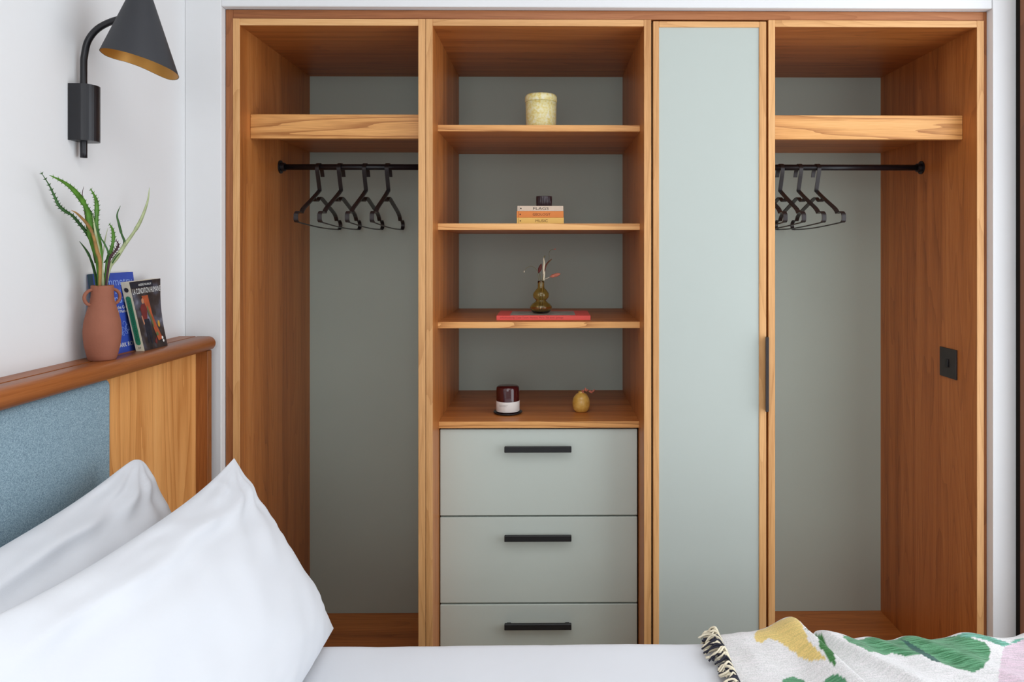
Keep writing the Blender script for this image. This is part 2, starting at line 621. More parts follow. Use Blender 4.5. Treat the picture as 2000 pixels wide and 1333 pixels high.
def shelf_and_rod(root, xi0, xi1):
    obj('shelf', bx(xi0, xi1, .0885, YBK, 1.7555, 1.7745), 'oak_x', root)
    obj('shelf_fascia', bx(xi0 + .0005, xi1 - .0005, .070, .0885, 1.7248, 1.7943), 'oak_fascia', root)
    zr = 1.6695
    rod = obj('hanging_rod', tube([(xi0 + .001, .30, zr), (xi1 - .001, .30, zr)], .0095, 20), 'black_metal', root, True, 'black metal hanging rod')
    for x, s in ((xi0, 1), (xi1, -1)):
        bm = tube([(x, .30, zr), (x + s * .004, .30, zr)], .021, 24)
        tube([(x + s * .004, .30, zr), (x + s * .016, .30, zr)], .0135, 20, bm)
        obj('rod_socket', bm, 'black_metal', rod)


lw = thing('open_wardrobe', (-.61, .30, 0), 'open oak hanging unit at the left, nearest the headboard', 'wardrobe', 'wardrobe units')
carcass(lw, -.8780, -.8592, -.3636, -.3437)
shelf_and_rod(lw, -.8592, -.3636)
rw = thing('open_wardrobe', (.92, .30, 0), 'open oak hanging unit at the right, with a light switch inside', 'wardrobe', 'wardrobe units')
carcass(rw, .6146, .6333, 1.2019, 1.2213)
shelf_and_rod(rw, .6333, 1.2019)

sh = thing('shelf_unit', (-.028, .30, 0), 'oak shelf unit with three shelves above three sage drawers', 'shelf unit', 'wardrobe units')
CX0, CX1 = -.3238, .2660
carcass(sh, -.3425, CX0, CX1, .2861, floor=False)
for z in (1.7592, 1.4717, 1.1845):
    so = obj('shelf', bx(CX0, CX1, .0945, YBK, z - .0093, z + .0093, 0), 'oak_x', sh)
    obj('edge_lipping', bx(CX0, CX1, .092, .095, z - .0093, z + .0093, .0006), 'oak_fascia', so)
so = obj('counter_top', bx(CX0, CX1, .1125, YBK, .8790, .8983, 0), 'oak_x', sh)
obj('edge_lipping', bx(CX0, CX1, .110, .113, .8790, .8983, .0006), 'oak_fascia', so)
obj('drawer_gap_shade', bx(CX0, CX1, .145, YBK, .03, .872, 0), 'painted_gap_shade', sh, label='near-black block painted as shade around the drawers')  # near-black block paints the shade between the drawer fronts
for z0, z1 in ((.6180, .8730), (.3595, .6125), (.1000, .3540)):
    dr = obj('drawer_front', bx(CX0 + .0025, CX1 - .0045, .121, .143, z0, z1, .0012), 'drawer_sage_lifted', sh, label='sage green drawer front')
    zh = z1 - .0535
    bm = bx(-.1300, .0660, .093, .104, zh - .0085, zh + .0085, .0012)
    for x in (-.118, .054):
        bx(x - .006, x + .006, .104, .122, zh - .006, zh + .001, 0, bm)
    obj('handle', bm, 'handle_metal', dr, label='black metal bar handle')

tc = thing('tall_cupboard', (.45, .30, 0), 'tall cupboard closed by one pale sage door with oak edging', 'cupboard', 'wardrobe units')
bm = bx(.2885, .3070, .026, .605, 0, ZTO)
obj('side_panel', bm, 'painted_gap_shade', tc)  # carcass coloured near-black as the shade beside the door
obj('side_panel', bx(.5935, .6125, .026, .605, 0, ZTO), 'painted_gap_shade', tc)
obj('top_panel', bx(.3070, .5935, .026, .605, ZT, ZTO), 'painted_gap_shade', tc)
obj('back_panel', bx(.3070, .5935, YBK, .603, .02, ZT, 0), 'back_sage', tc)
DX0, DX1, DZ0, DZ1 = .2915, .6085, .030, 2.0435
PX0, PX1, PZ1 = .3078, .5885, 2.0268
dpan = obj('door', bx(PX0 - .002, PX1 + .002, .0035, .022, DZ0 + .017, PZ1 + .002, .0008), 'door_sage_dimmed', tc, label='pale sage door panel')
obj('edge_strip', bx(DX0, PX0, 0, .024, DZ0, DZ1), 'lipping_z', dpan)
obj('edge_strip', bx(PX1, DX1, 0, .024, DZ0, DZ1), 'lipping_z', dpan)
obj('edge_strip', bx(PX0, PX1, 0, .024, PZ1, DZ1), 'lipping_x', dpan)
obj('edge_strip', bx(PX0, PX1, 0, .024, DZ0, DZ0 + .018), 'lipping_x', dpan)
bm = bx(.6065, .6112, -.016, .020, .954, 1.161, .0008)
bx(.6015, .6075, -.0185, -.0145, .954, 1.161, .0008, bm)
obj('handle', bm, 'bronze_metal', dpan, label='slim bronze edge pull')

# light switch on the right inner side
sw = thing('light_switch', (1.2019, .143, 1.064), 'dark metal light switch plate on the right wardrobe side', 'switch')
obj('plate', bx(1.1965, 1.2018, .096, .184, 1.0205, 1.1085, .001), 'bronze_metal', sw)
rk = bx(1.1925, 1.1970, .1345, .1465, 1.052, 1.076, .001)
for v in rk.verts:
    if v.co.x < 1.194:
        v.co.x += (v.co.z - 1.064) * .10
obj('rocker', rk, 'handle_metal', sw)

# ------------------------------------------------------------------ hangers
HP = dict(
    hook=[(.0420, -.0270), (.0330, -.0070), (.0170, .0085), (.0010, .0112), (-.0115, .0035), (-.0135, -.0100), (-.0010, -.0420), (.0120, -.0735)],
    front=[(.0120, -.0735), (-.0200, -.0890), (-.0800, -.1150), (-.1400, -.1405), (-.1595, -.1555)],
    loopf=[(-.1595, -.1555), (-.1740, -.1530), (-.1900, -.1530), (-.2030, -.1610), (-.2050, -.1720), (-.2030, -.1800), (-.1946, -.1837)],
    bar=[(-.1946, -.1837), (-.0337, -.1915), (.1000, -.1945), (.2220, -.1934)],
    loopb=[(.2220, -.1934), (.2360, -.1890), (.2420, -.1800), (.2380, -.1690), (.2220, -.1614), (.1970, -.1632)],
    back=[(.1970, -.1632), (.1720, -.1420), (.0929, -.1165), (.0300, -.0975)],
    notch=[(.0300, -.0975), (.0120, -.0965), (-.0020, -.1040), (-.0136, -.1095), (-.0330, -.1100), (-.0460, -.1000)],
)


def make_hanger(x, z, label, group):
    h = thing('clothes_hanger', (x, .30, z), label, 'hanger', group)
    P = lambda k, n: spline([(x, .30 + a, z + c) for a, c in HP[k]], n)
    w = (.0125, 0, 0)
    obj('hook', band(P('hook', 6), w, .0026), 'hanger_metal', h, label='flat metal hook')
    bm = band(P('front', 3), w, .0045)
    band(P('loopf', 4), w, .0030, bm)
    band(P('loopb', 4), w, .0030, bm)
    band(P('back', 3), w, .0045, bm)
    band(P('notch', 4), w, .0035, bm)
    obj('shoulder_frame', bm, 'hanger_metal', h)
    obj('trouser_bar', tube(P('bar', 5), .0021, 8), 'hanger_metal', h)
    return h


def copy_thing(src, loc, label):
    c = src.copy()
    COL.objects.link(c)
    c.location = loc
    c.matrix_basis = Matrix.Translation(loc)
    c['label'] = label
    for ch in src.children:
        d = ch.copy()
        COL.objects.link(d)
        d.parent = c
        d.matrix_parent_inverse = ch.matrix_parent_inverse.copy()
        for g in ch.children:
            e = g.copy()
            COL.objects.link(e)
            e.parent = d
            e.matrix_parent_inverse = g.matrix_parent_inverse.copy()
    return c


ZH = 1.6695
h0 = make_hanger(-.7369, ZH, 'dark metal hanger in left unit, leftmost of four on the rod', 'clothes hangers')
bpy.context.view_layer.update()
for x, lb in ((-.6684, 'dark metal hanger in left unit, second from the left'),
              (-.5883, 'dark metal hanger in left unit, third from the left'),
              (-.5163, 'dark metal hanger in left unit, rightmost of four beside the divider'),
              (.8655, 'dark metal hanger in right unit, rightmost and fully in view'),
              (.8076, 'dark metal hanger in right unit, second from the right'),
              (.7481, 'dark metal hanger in right unit, third from right, hook near the divider'),
              (.6935, 'dark metal hanger in right unit, mostly hidden behind the cupboard divider')):
    copy_thing(h0, (x, .30, ZH), lb)

# ------------------------------------------------------------------ headboard
LZ = 1.170
hb = thing('headboard', (-.95, -1.15, 0), 'oak headboard with blue wool panel along the left wall', 'headboard')
HY0, HY1 = -2.25, -.050
obj('back_ledge', bx(XL + .0005, -.9560, HY0, HY1, LZ - .022, LZ, .001), 'rail_wood', hb)
obj('ledge_groove', bx(-.9560, -.9500, HY0, HY1, LZ - .022, LZ - .010, 0), 'rail_wood', hb)
# bull-nosed rail
bm = bmesh.new()
prof = [(-.9500, LZ - .001), (-.9495, LZ)]
rr = .0185
for k in range(0, 13):
    a = math.pi / 2 - math.pi * k / 12
    prof.append((-.9195 + rr * math.cos(a), LZ - rr + rr * math.sin(a)))
prof += [(-.9500, LZ - 2 * rr)]
ys = [HY0, HY1 - .003, HY1]
ring = []
for i, y in enumerate(ys):
    k = 0.93 if i == 2 else 1.0
    ring.append([bm.verts.new((-.9300 + (px + .9300) * k, y, LZ - rr + (pz - LZ + rr) * k)) for px, pz in prof])
n = len(prof)
for a, c in zip(ring, ring[1:]):
    for k in range(n):
        j = (k + 1) % n
        bm.faces.new((a[k], c[k], c[j], a[j]))
bm.faces.new(ring[0])
bm.faces.new(list(reversed(ring[-1])))
rail = obj('top_rail', bm, 'rail_wood', hb)
for p in rail.data.polygons:
    p.use_smooth = len(p.vertices) == 4
obj('backboard', bx(XL + .0005, -.9620, HY0, -.052, .25, LZ - .022, 0), 'post_wood', hb)
PZ = LZ - 2 * rr
obj('wood_panel', bx(-.9620, -.9430, -.462, -.0755, .28, PZ, .001), 'panel_wood', hb, label='pale oak veneer panel')
obj('edge_lath', bx(-.9620, -.9425, -.4665, -.4625, .28, PZ, .0008), 'post_wood', hb)
obj('post', bx(-.9620, -.9120, -.0750, -.0520, 0, PZ, .001), 'post_wood', hb)
obj('post', bx(-.9620, -.9120, HY0 + .003, HY0 + .026, 0, PZ, .001), 'post_wood', hb)
obj('wood_panel', bx(-.9620, -.9430, HY0 + .0265, -1.840, .28, PZ, .001), 'panel_wood', hb)
obj('upholstered_panel', bx(-.9620, -.9265, -1.8385, -.4680, .30, PZ - .0015, .0155, seg=6), 'blue_wool', hb, True, 'blue heathered wool padding')

# ------------------------------------------------------------------ bed
BT = 0.600
BX0, BX1, BY0, BY1 = -.925, 1.060, -2.06, -.520
bed = thing('divan_bed', (.07, -1.29, 0), 'upholstered bed base under the white mattress', 'bed')
obj('base_box', bx(BX0 + .03, BX1 - .03, BY0 + .03, BY1 - .03, .10, .32, .01), 'bed_fabric', bed)
for x in (BX0 + .12, BX1 - .12):
    for y in (BY0 + .12, BY1 - .12):
        obj('leg', tube([(x, y, 0), (x, y, .10)], .028, 16), 'black_metal', bed)
mt = obj('mattress', bx(BX0 + .015, BX1 - .015, BY0 + .015, BY1 - .015, .32, BT - .012, .03, seg=4), 'mattress_cloth')
recentre(mt)
tag(mt, 'thick white mattress lying on the bed base beneath the sheet', 'mattress')


def bed_sheet():
    bm = bmesh.new()
    rad, drop = .035, .26
    def prof(a0, a1, n):   # (offset, z) pairs over the edge, across, over the edge
        L = []
        for k in range(6):
            L.append((a0, BT - rad - drop * (1 - k / 5)))
        for k in range(1, 7):
            t = math.pi / 2 * k / 6
            L.append((a0 + rad - rad * math.cos(t), BT - rad + rad * math.sin(t)))
        for k in range(1, n):
            L.append((a0 + rad + (a1 - a0 - 2 * rad) * k / n, BT))
        for k in range(0, 7):
            t = math.pi / 2 * (1 - k / 6)
            L.append((a1 - rad + rad * math.cos(t), BT - rad + rad * math.sin(t)))
        for k in range(1, 6):
            L.append((a1, BT - rad - drop * k / 5))
        return L
    px, py = prof(BX0, BX1, 60), prof(BY0, BY1, 50)
    grid = []
    for x, zx in px:
        row = []
        for y, zy in py:
            z = min(zx, zy)
            k = .0035 * noise.noise(Vector((x * 4, y * 5, 1.2))) + .0015 * noise.noise(Vector((x * 16, y * 9, 3)))
            top = 1 if z > BT - .03 else .3
            z += k * top
            dy = .004 * noise.noise(Vector((x * 9, z * 4, 7))) if abs(y - BY1) < .01 or abs(y - BY0) < .01 else 0
            row.append(bm.verts.new((x, y + dy, z)))
        grid.append(row)
    for i in range(len(grid) - 1):
        for j in range(len(grid[0]) - 1):
            bm.faces.new((grid[i][j], grid[i + 1][j], grid[i + 1][j + 1], grid[i][j + 1]))
    o = obj('bed_sheet', bm, 'white_cotton', None, True)
    md = o.modifiers.new('thickness', 'SOLIDIFY')
    md.thickness = .004
    md.offset = -1
    recentre(o)
    return tag(o, 'smooth white cotton sheet stretched over the bed', 'sheet')


bed_sheet()


def pillow(name, A, B, C, D, T, sag, label, seed, round_=0.03):
    """A far top, B far bottom, C near top, D near bottom corner of the seam"""
    A, B, C, D = map(Vector, (A, B, C, D))
    nu, nv = 110, 76
    nrm = ((C - A).cross(B - A)).normalized()
    if nrm.x < 0:
        nrm = -nrm
    updir = ((A - B).normalized() + (C - D).normalized()).normalized()
    ldir = (C - A).normalized()
    bm = bmesh.new()
    front, back = [], []
    for i in range(nu + 1):
        u = -math.cos(math.pi * i / nu)
        fr, bk = [], []
        for j in range(nv + 1):
            v = -math.cos(math.pi * j / nv)
            s, t = (u + 1) / 2, (v + 1) / 2
            P = (B * (1 - s) + D * s) * (1 - t) + (A * (1 - s) + C * s) * t
            # corners are rounded off, seams are drawn in between the corners
            k = round_ * (abs(u) * abs(v)) ** 9
            P = P + (B + C + A + D - P * 4) / 4 * k
            P = P - updir * sag * (1 - abs(u) ** 2.6) * max(0, v) ** 2.2
            P = P + updir * .008 * (1 - u * u) * max(0, -v) ** 2
            P = P + ldir * (-u) * .010 * (1 - v * v) * abs(u) ** 4
            prof = (max(0, 1 - abs(u) ** 2.3)) ** .72 * (max(0, 1 - abs(v) ** 2.6)) ** .62
            th = T * prof * (1.0 - .25 * v)
            q = Vector((s * 2.1, t * 1.5, seed))
            wr = .008 * noise.noise(q * 2.2) + .0045 * noise.noise(Vector((s * 9 + t * 5, t * 5 - s * 3, seed + 5)))
            # soft folds running below the top seam, fine puckers along the short seam
            fold = noise.noise(Vector((s * 3.1, seed, 0)))
            wr += (.006 + .006 * fold) * math.exp(-((v - .70 - .12 * fold) / .07) ** 2)
            wr -= .007 * math.exp(-((v - .52 - .16 * fold) / .10) ** 2)
            wr += .004 * noise.noise(Vector((s * 5 + t * 9, t * 14 - s * 4, seed + 8))) * max(0, noise.noise(Vector((s * 3, t * 3, seed + 2))) + .35)
            pk = math.exp(-((u + 1) / .20) ** 2)
            wr += .0016 * math.sin(t * 62 + 5 * noise.noise(Vector((t * 5, s * 4, seed)))) * pk
            # creases fanning from the top far corner and along the seam
            du, dv = s, 1 - t
            ang = math.atan2(dv, du + 1e-6)
            rad = math.hypot(du, dv)
            wr += .0040 * math.sin(ang * 17 + seed) * math.exp(-((rad - .22) / .2) ** 2)
            wr += .0022 * math.sin(s * 46 + 3 * noise.noise(Vector((s * 6, 0, seed)))) * math.exp(-((1 - abs(v)) / .16) ** 2)
            wr *= min(1, prof * 2.2)
            fr.append(bm.verts.new(P + nrm * (th + wr)))
            if 0 < i < nu and 0 < j < nv:
                bk.append(bm.verts.new(P - nrm * (th * .62 + wr * .5)))
            else:
                bk.append(fr[-1])
        front.append(fr)
        back.append(bk)
    for i in range(nu):
        for j in range(nv):
            f = (front[i][j], front[i + 1][j], front[i + 1][j + 1], front[i][j + 1])
            bm.faces.new(f)
            g = (back[i][j], back[i][j + 1], back[i + 1][j + 1], back[i + 1][j])
            if set(g) != set(f):
                try:
                    bm.faces.new(g)
                except ValueError:
                    pass
    for v in bm.verts:
        if v.co.z < BT + .004:
            v.co.z = BT + .004 + (v.co.z - BT - .004) * .02
    bmesh.ops.recalc_face_normals(bm, faces=bm.faces[:])
    o = obj(name, bm, 'white_cotton', None, True)
    recentre(o)
    return tag(o, label, 'pillow', 'white pillows on the bed')


pillow('bed_pillow', (-.845, -.505, .992), (-.672, -.495, .620), (-.862, -1.23, .955), (-.720, -1.23, .620), .075, .030,
       'white pillow at the back, leaning against the headboard', 2.0, .085)
pillow('bed_pillow', (-.655, -.500, .972), (-.448, -.495, .610), (-.660, -1.22, .980), (-.455, -1.22, .612), .085, .026,
       'white pillow in front, the one nearest the camera', 9.0, .012)


# ------------------------------------------------------------------ wall lamp
lamp = thing('wall_lamp', (-.975, -.473, 1.60), 'black wall lamp with tilted cone shade above the headboard', 'lamp')
bm = bmesh.new()
yc, hw, xd = -.473, .027, .030
out = [(XL + .0005, yc - hw), (XL + xd - .02, yc - hw)]
for k in range(0, 17):
    a = -math.pi / 2 + math.pi * k / 16
    out.append((XL + .022 + .024 * math.cos(a), yc + hw * math.sin(a)))
out += [(XL + xd - .02, yc + hw), (XL + .0005, yc + hw)]
lo = [bm.verts.new((x, y, 1.632)) for x, y in out]
hi = [bm.verts.new((x, y, 1.750)) for x, y in out]
n = len(out)
for k in range(n):
    j = (k + 1) % n
    bm.faces.new((lo[k], lo[j], hi[j], hi[k]))
bm.faces.new(list(reversed(lo)))
bm.faces.new(hi)
obj('wall_box', bm, 'black_metal', lamp)
arm = [(-.9847, -.473, 1.598), (-.9847, -.473, 1.70), (-.9847, -.473, 1.79)] + [(-.9830, -.473, 1.815), (-.9755, -.473, 1.8455), (-.9561, -.473, 1.8705), (-.9260, -.473, 1.8869), (-.890, -.473, 1.897)]
obj('arm', tube(spline(arm, 6), .0068, 16), 'black_metal', lamp, True)
rc, rn, rR = Vector((-.866, -.473, 1.797)), Vector((.23, .10, .967)).normalized(), .0755
ap = Vector((-.861, -.473, 2.001))
e1 = rn.cross(Vector((0, 1, .3))).normalized()
e2 = rn.cross(e1)


def cone(scale, lift, top):
    bm = bmesh.new()
    rings = []
    for t in (0, .25, .5, .75, top):
        cc = rc.lerp(ap, t) + rn * lift
        ring_ = []
        for k in range(64):
            q = rR * (math.cos(2 * math.pi * k / 64) * e1 + math.sin(2 * math.pi * k / 64) * e2)
            # the rim sweeps up a little on the side away from the room
            far, px_ = min(1, max(0, q.y / rR) / .6), q.x / rR
            lift_ = (.0085 * far * math.exp(-((px_ + .60) / .50) ** 2) - .0040 * far * math.exp(-((px_ - .42) / .40) ** 2)) * (1 - t)
            ring_.append(bm.verts.new(cc + (1 - t) * scale * q + Vector((0, 0, lift_))))
        rings.append(ring_)
    for a, c in zip(rings, rings[1:]):
        for k in range(64):
            j = (k + 1) % 64
            bm.faces.new((a[k], a[j], c[j], c[k]))
    bm.faces.new(rings[-1])
    bmesh.ops.recalc_face_normals(bm, faces=bm.faces[:])
    return bm


shd = obj('shade', cone(1, 0, .86), 'shade_outer', lamp, True)
obj('shade_lining', cone(.985, .0004, .84), 'shade_inner', shd, True, 'brass coloured inside of the shade')
bulb_c = rc.lerp(ap, .45)
obj('bulb', lathe([(.004, .02), (.014, .012), (.019, -.004), (.016, -.018), (.006, -.026)], bulb_c, 20), 'candle_label', lamp, True)

# ------------------------------------------------------------------ terracotta vase with leaves
VC = (-.946, -.472, LZ)
vs_ = thing('terracotta_vase', VC, 'terracotta vase with two small loop handles on the headboard', 'vase')
vp = [(.0245, 0), (.0262, .002), (.0290, .012), (.0330, .030), (.0352, .050), (.0355, .062), (.0340, .080), (.0305, .096), (.0262, .112), (.0228, .124), (.0212, .134), (.0208, .148), (.0213, .1565), (.0205, .158), (.0190, .156), (.0185, .140), (.0185, .120)]
obj('body', lathe(vp, VC, 56), 'terracotta', vs_, True)
hd = Vector((-math.cos(R(38)) * .72, -math.sin(R(58)), 0)).normalized()
for s in (1, -1):
    pts = []
    for k in range(13):
        a = math.pi * 1.18 * (k / 12 - .5)
        pts.append(Vector(VC) + hd * s * (.0185 + .0165 * max(math.cos(a), -.2)) + Vector((0, 0, .1325 + .0165 * math.sin(a))))
    obj('handle', tube(spline(pts, 3), .0034, 12), 'terracotta', vs_, True)

plant = thing('leaf_bunch', (-.946, -.472, 1.32), 'bunch of spiky green strap leaves standing in terracotta vase', 'plant')
LEAVES = [
    ([(-.946, -.478, 1.30), (-.948, -.479, 1.374), (-.95, -.491, 1.406), (-.953, -.5, 1.424), (-.956, -.511, 1.441), (-.96, -.527, 1.458), (-.964, -.54, 1.472), (-.968, -.558, 1.481), (-.972, -.57, 1.492), (-.976, -.575, 1.508), (-.98, -.585, 1.53), (-.985, -.601, 1.554)], .0075, 'leaf_dark', 1),
    ([(-.945, -.484, 1.30), (-.930, -.505, 1.374), (-.930, -.515, 1.399), (-.930, -.526, 1.428), (-.931, -.541, 1.451), (-.932, -.572, 1.473), (-.933, -.590, 1.480)], .0080, 'leaf_brown', 0),
    ([(-.946, -.478, 1.30), (-.939, -.496, 1.374), (-.938, -.511, 1.406), (-.936, -.527, 1.436), (-.934, -.533, 1.456), (-.932, -.543, 1.48), (-.93, -.558, 1.497), (-.927, -.583, 1.513), (-.925, -.607, 1.525), (-.923, -.636, 1.534), (-.92, -.67, 1.54)], .0135, 'leaf_green', 2),
    ([(-.944, -.478, 1.30), (-.937, -.492, 1.385), (-.936, -.5, 1.42), (-.935, -.51, 1.449), (-.934, -.51, 1.474), (-.933, -.512, 1.498), (-.931, -.521, 1.512), (-.93, -.537, 1.527)], .0105, 'leaf_green', 2),
    ([(-.944, -.474, 1.30), (-.942, -.488, 1.395), (-.941, -.5, 1.441), (-.939, -.516, 1.465), (-.937, -.527, 1.479), (-.935, -.541, 1.494)], .0115, 'leaf_dark', 2),
    ([(-.940, -.476, 1.375), (-.925, -.485, 1.393), (-.927, -.496, 1.416), (-.929, -.505, 1.428), (-.932, -.514, 1.449), (-.935, -.519, 1.465)], .004, 'leaf_dark', 0),
    ([(-.952, -.477, 1.30), (-.958, -.478, 1.353), (-.963, -.484, 1.383), (-.969, -.488, 1.401), (-.975, -.502, 1.421)], .006, 'leaf_dark', 0),
    ([(-.943, -.472, 1.30), (-.938, -.467, 1.378), (-.935, -.461, 1.399), (-.932, -.457, 1.425), (-.929, -.465, 1.446), (-.925, -.483, 1.458)], .0085, 'leaf_green', 1),
    ([(-.941, -.473, 1.30), (-.933, -.471, 1.374), (-.929, -.468, 1.391), (-.925, -.461, 1.401), (-.92, -.459, 1.414), (-.915, -.477, 1.424)], .0055, 'leaf_purple', 3),
    ([(-.943, -.470, 1.30), (-.941, -.452, 1.369), (-.942, -.412, 1.404), (-.943, -.398, 1.42), (-.945, -.406, 1.439), (-.946, -.414, 1.461), (-.948, -.417, 1.48), (-.95, -.401, 1.501)], .0065, 'leaf_dark', 0),
    ([(-.943, -.474, 1.30), (-.94, -.46, 1.361), (-.94, -.432, 1.386), (-.94, -.403, 1.413), (-.94, -.365, 1.445), (-.94, -.337, 1.475), (-.94, -.312, 1.516), (-.94, -.304, 1.55)], .0095, 'leaf_pale', 0),
    ([(-.95, -.490, 1.375), (-.95, -.505, 1.424), (-.954, -.511, 1.449), (-.96, -.508, 1.482), (-.967, -.505, 1.515), (-.975, -.488, 1.536)], .003, 'leaf_purple', 0),
    ([(-.946, -.474, 1.30), (-.95, -.467, 1.374), (-.951, -.458, 1.41), (-.953, -.45, 1.429), (-.955, -.438, 1.451)], .003, 'leaf_pale', 0),
    ([(-.945, -.470, 1.30), (-.934, -.492, 1.353), (-.930, -.507, 1.392), (-.928, -.522, 1.432), (-.930, -.530, 1.475)], .0070, 'leaf_pale', 0),
]


def strap_leaf(pts, w, serr):
    P = spline(pts, 5)
    bm = bmesh.new()
    n = len(P)
    view = Vector((.75, -.60, .1)).normalized()
    rows = []
    for i, p in enumerate(P):
        t = (P[min(i + 1, n - 1)] - P[max(i - 1, 0)]).normalized()
        side = t.cross(view).normalized()
        nr = side.cross(t).normalized()
        f = i / (n - 1)
        ww = w * .5 * (0.62 + .55 * math.sin(math.pi * min(1, f * 1.35 + .12)) if f < .6 else 1.0 * (1.0 - ((f - .6) / .4) ** 1.6) + .10)
        rows.append((bm.verts.new(p + side * ww), bm.verts.new(p - nr * ww * .45), bm.verts.new(p - side * ww),
                     bm.verts.new(p - nr * (ww * .45 + .0009)), side, nr, p, t, ww))
    for a, b_ in zip(rows, rows[1:]):
        bm.faces.new((a[0], a[1], b_[1], b_[0]))
        bm.faces.new((a[1], a[2], b_[2], b_[1]))
        bm.faces.new((a[2], a[3], b_[3], b_[2]))
        bm.faces.new((a[3], a[0], b_[0], b_[3]))
    for r_ in (rows[0], rows[-1]):
        bm.faces.new(r_[:4])
    if serr:
        for i, r_ in enumerate(rows[:-1]):
            if i < n * .3 or i % 2:
                continue
            for s in (1, -1):
                base = r_[6] + r_[4] * s * r_[8] * .85
                hgt = .0040 if serr != 3 else .0042
                tip = base + r_[4] * s * hgt + r_[7] * .0022
                a = bm.verts.new(base - r_[7] * .0016)
                c = bm.verts.new(base + r_[7] * .0014)
                d = bm.verts.new(base + r_[5] * .0008)
                e = bm.verts.new(tip)
                bm.faces.new((a, c, e))
                bm.faces.new((c, d, e))
                bm.faces.new((d, a, e))
    bmesh.ops.recalc_face_normals(bm, faces=bm.faces[:])
    return bm


for pts, w, m, s in LEAVES:
    obj('leaf', strap_leaf(pts, w * .80, s), m, plant, True)


# ------------------------------------------------------------------ books on the headboard
def block(name, F, depth_vec, mat, parent):
    """slab with front quad F = (BL, BR, TR, TL) extruded by depth_vec"""
    bm = bmesh.new()
    f = [bm.verts.new(p) for p in F]
    g = [bm.verts.new(Vector(p) + Vector(depth_vec)) for p in F]
    bm.faces.new(f)
    bm.faces.new(list(reversed(g)))
    for k in range(4):
        j = (k + 1) % 4
        bm.faces.new((f[k], g[k], g[j], f[j]))
    bmesh.ops.recalc_face_normals(bm, faces=bm.faces[:])
    return obj(name, bm, mat, parent)


def poly_on(name, mw, pts, mat, parent, lift=.0004):
    bm = bmesh.new()
    bm.faces.new([bm.verts.new(mw @ Vector((x, y, lift))) for x, y in pts])
    return obj(name, bm, mat, parent)


def ell(cx, cy, rx, ry, n=20, rot=0):
    o = []
    for k in range(n):
        a = 2 * math.pi * k / n
        x, y = rx * math.cos(a), ry * math.sin(a)
        o.append((cx + x * math.cos(rot) - y * math.sin(rot), cy + x * math.sin(rot) + y * math.cos(rot)))
    return o


# blue paperback: leans flat on the wall; reading direction runs along +y
y0, y1 = -.4400, -.2895
xb, xt, zt = -.9650, -.9870, 1.3510
BL, BR, TR, TL = (xb, y0, LZ), (xb, y1, LZ), (xt, y1, zt), (xt, y0, zt)
bb = thing('paperback_book', (xb, -.365, LZ), 'blue paperback standing behind the terracotta vase', 'book', 'books on the headboard')
cn = (Vector(BR) - Vector(BL)).cross(Vector(TL) - Vector(BL)).normalized()
inn = -cn * .0115
block('cover', (BL, BR, TR, TL), -cn * .0006, 'blue_cover', bb)
sh1 = -cn * .0006
block('pages', [Vector(p) + sh1 + (Vector((0, -.001, 0)) if k in (1, 2) else Vector((0, .001, 0))) for k, p in enumerate((BL, BR, TR, TL))], inn * .9, 'paper', bb)
block('back_cover', [Vector(p) + inn for p in (BL, BR, TR, TL)], -cn * .0006, 'blue_cover', bb)
block('spine', [Vector(BL) + Vector((0, -.0006, 0)), Vector(BL), Vector(TL), Vector(TL) + Vector((0, -.0006, 0))], inn, 'teal_spine', bb)
W, H = y1 - y0, (Vector(TL) - Vector(BL)).length
mw = frame(BL, (0, 1, 0), Vector(TL) - Vector(BL))


def on(mw, x, y, lift=.0005):
    return mw @ Matrix.Translation((x, y, lift))


text_obj('title_lettering', 'Symmetry', 'blue_print', bb, on(mw, W * .52, H * .875), .024, W * .84)
text_obj('title_lettering', 'and the', 'blue_print', bb, on(mw, W * .62, H * .765), .010, W * .30)
text_obj('title_lettering', 'Monster', 'blue_print', bb, on(mw, W * .52, H * .675), .020, W * .80)
text_obj('subtitle_lettering', 'One of the Greatest', 'white_print', bb, on(mw, W * .56, H * .565), .0075, W * .62)
text_obj('subtitle_lettering', 'Quests of Mathematics', 'white_print', bb, on(mw, W * .56, H * .510), .0075, W * .62)
text_obj('author_lettering', 'MARK RONAN', 'white_print', bb, on(mw, W * .66, H * .095), .0095, W * .60)
# white tracery on the cover
bm = bmesh.new()
rnd = random.Random(4)
for k in range(15):
    cx, cy, r0 = W * rnd.uniform(.45, .92), H * rnd.uniform(.20, .44), rnd.uniform(.004, .011)
    a0 = rnd.uniform(0, 6.28)
    P = []
    for q in range(10):
        a = a0 + q * .5
        r_ = r0 * (1 - q * .07)
        P.append(mw @ Vector((cx + r_ * math.cos(a), cy + r_ * math.sin(a), .0006)))
    tube(P, .0005, 4, bm)
obj('cover_tracery', bm, 'blue_print', bb, label='pale blue curling line drawing')

# dark paperback with a cream spine
sBL, sBR = Vector((-.9535, -.3420, LZ)), Vector((-.9310, -.3400, LZ))
fBR = Vector((-.9305, -.2410, LZ))
TLf, TRf = Vector((-.9655, -.3420, 1.3285)), Vector((-.9575, -.2240, 1.3330))
dk = thing('paperback_book', (-.94, -.29, LZ), 'dark pictorial paperback with cream and green spine on headboard', 'book', 'books on the headboard')
cn2 = (fBR - sBR).cross(TLf - sBR).normalized()
dep = Vector((-.0185, -.0010, 0))
grid_n = 8


def cov_pt(a, b_):
    p = (sBR * (1 - a) + fBR * a) * (1 - b_) + (TLf * (1 - a) + TRf * a) * b_
    return p + Vector((-.006, 0, 0)) * math.sin(math.pi * b_) * a


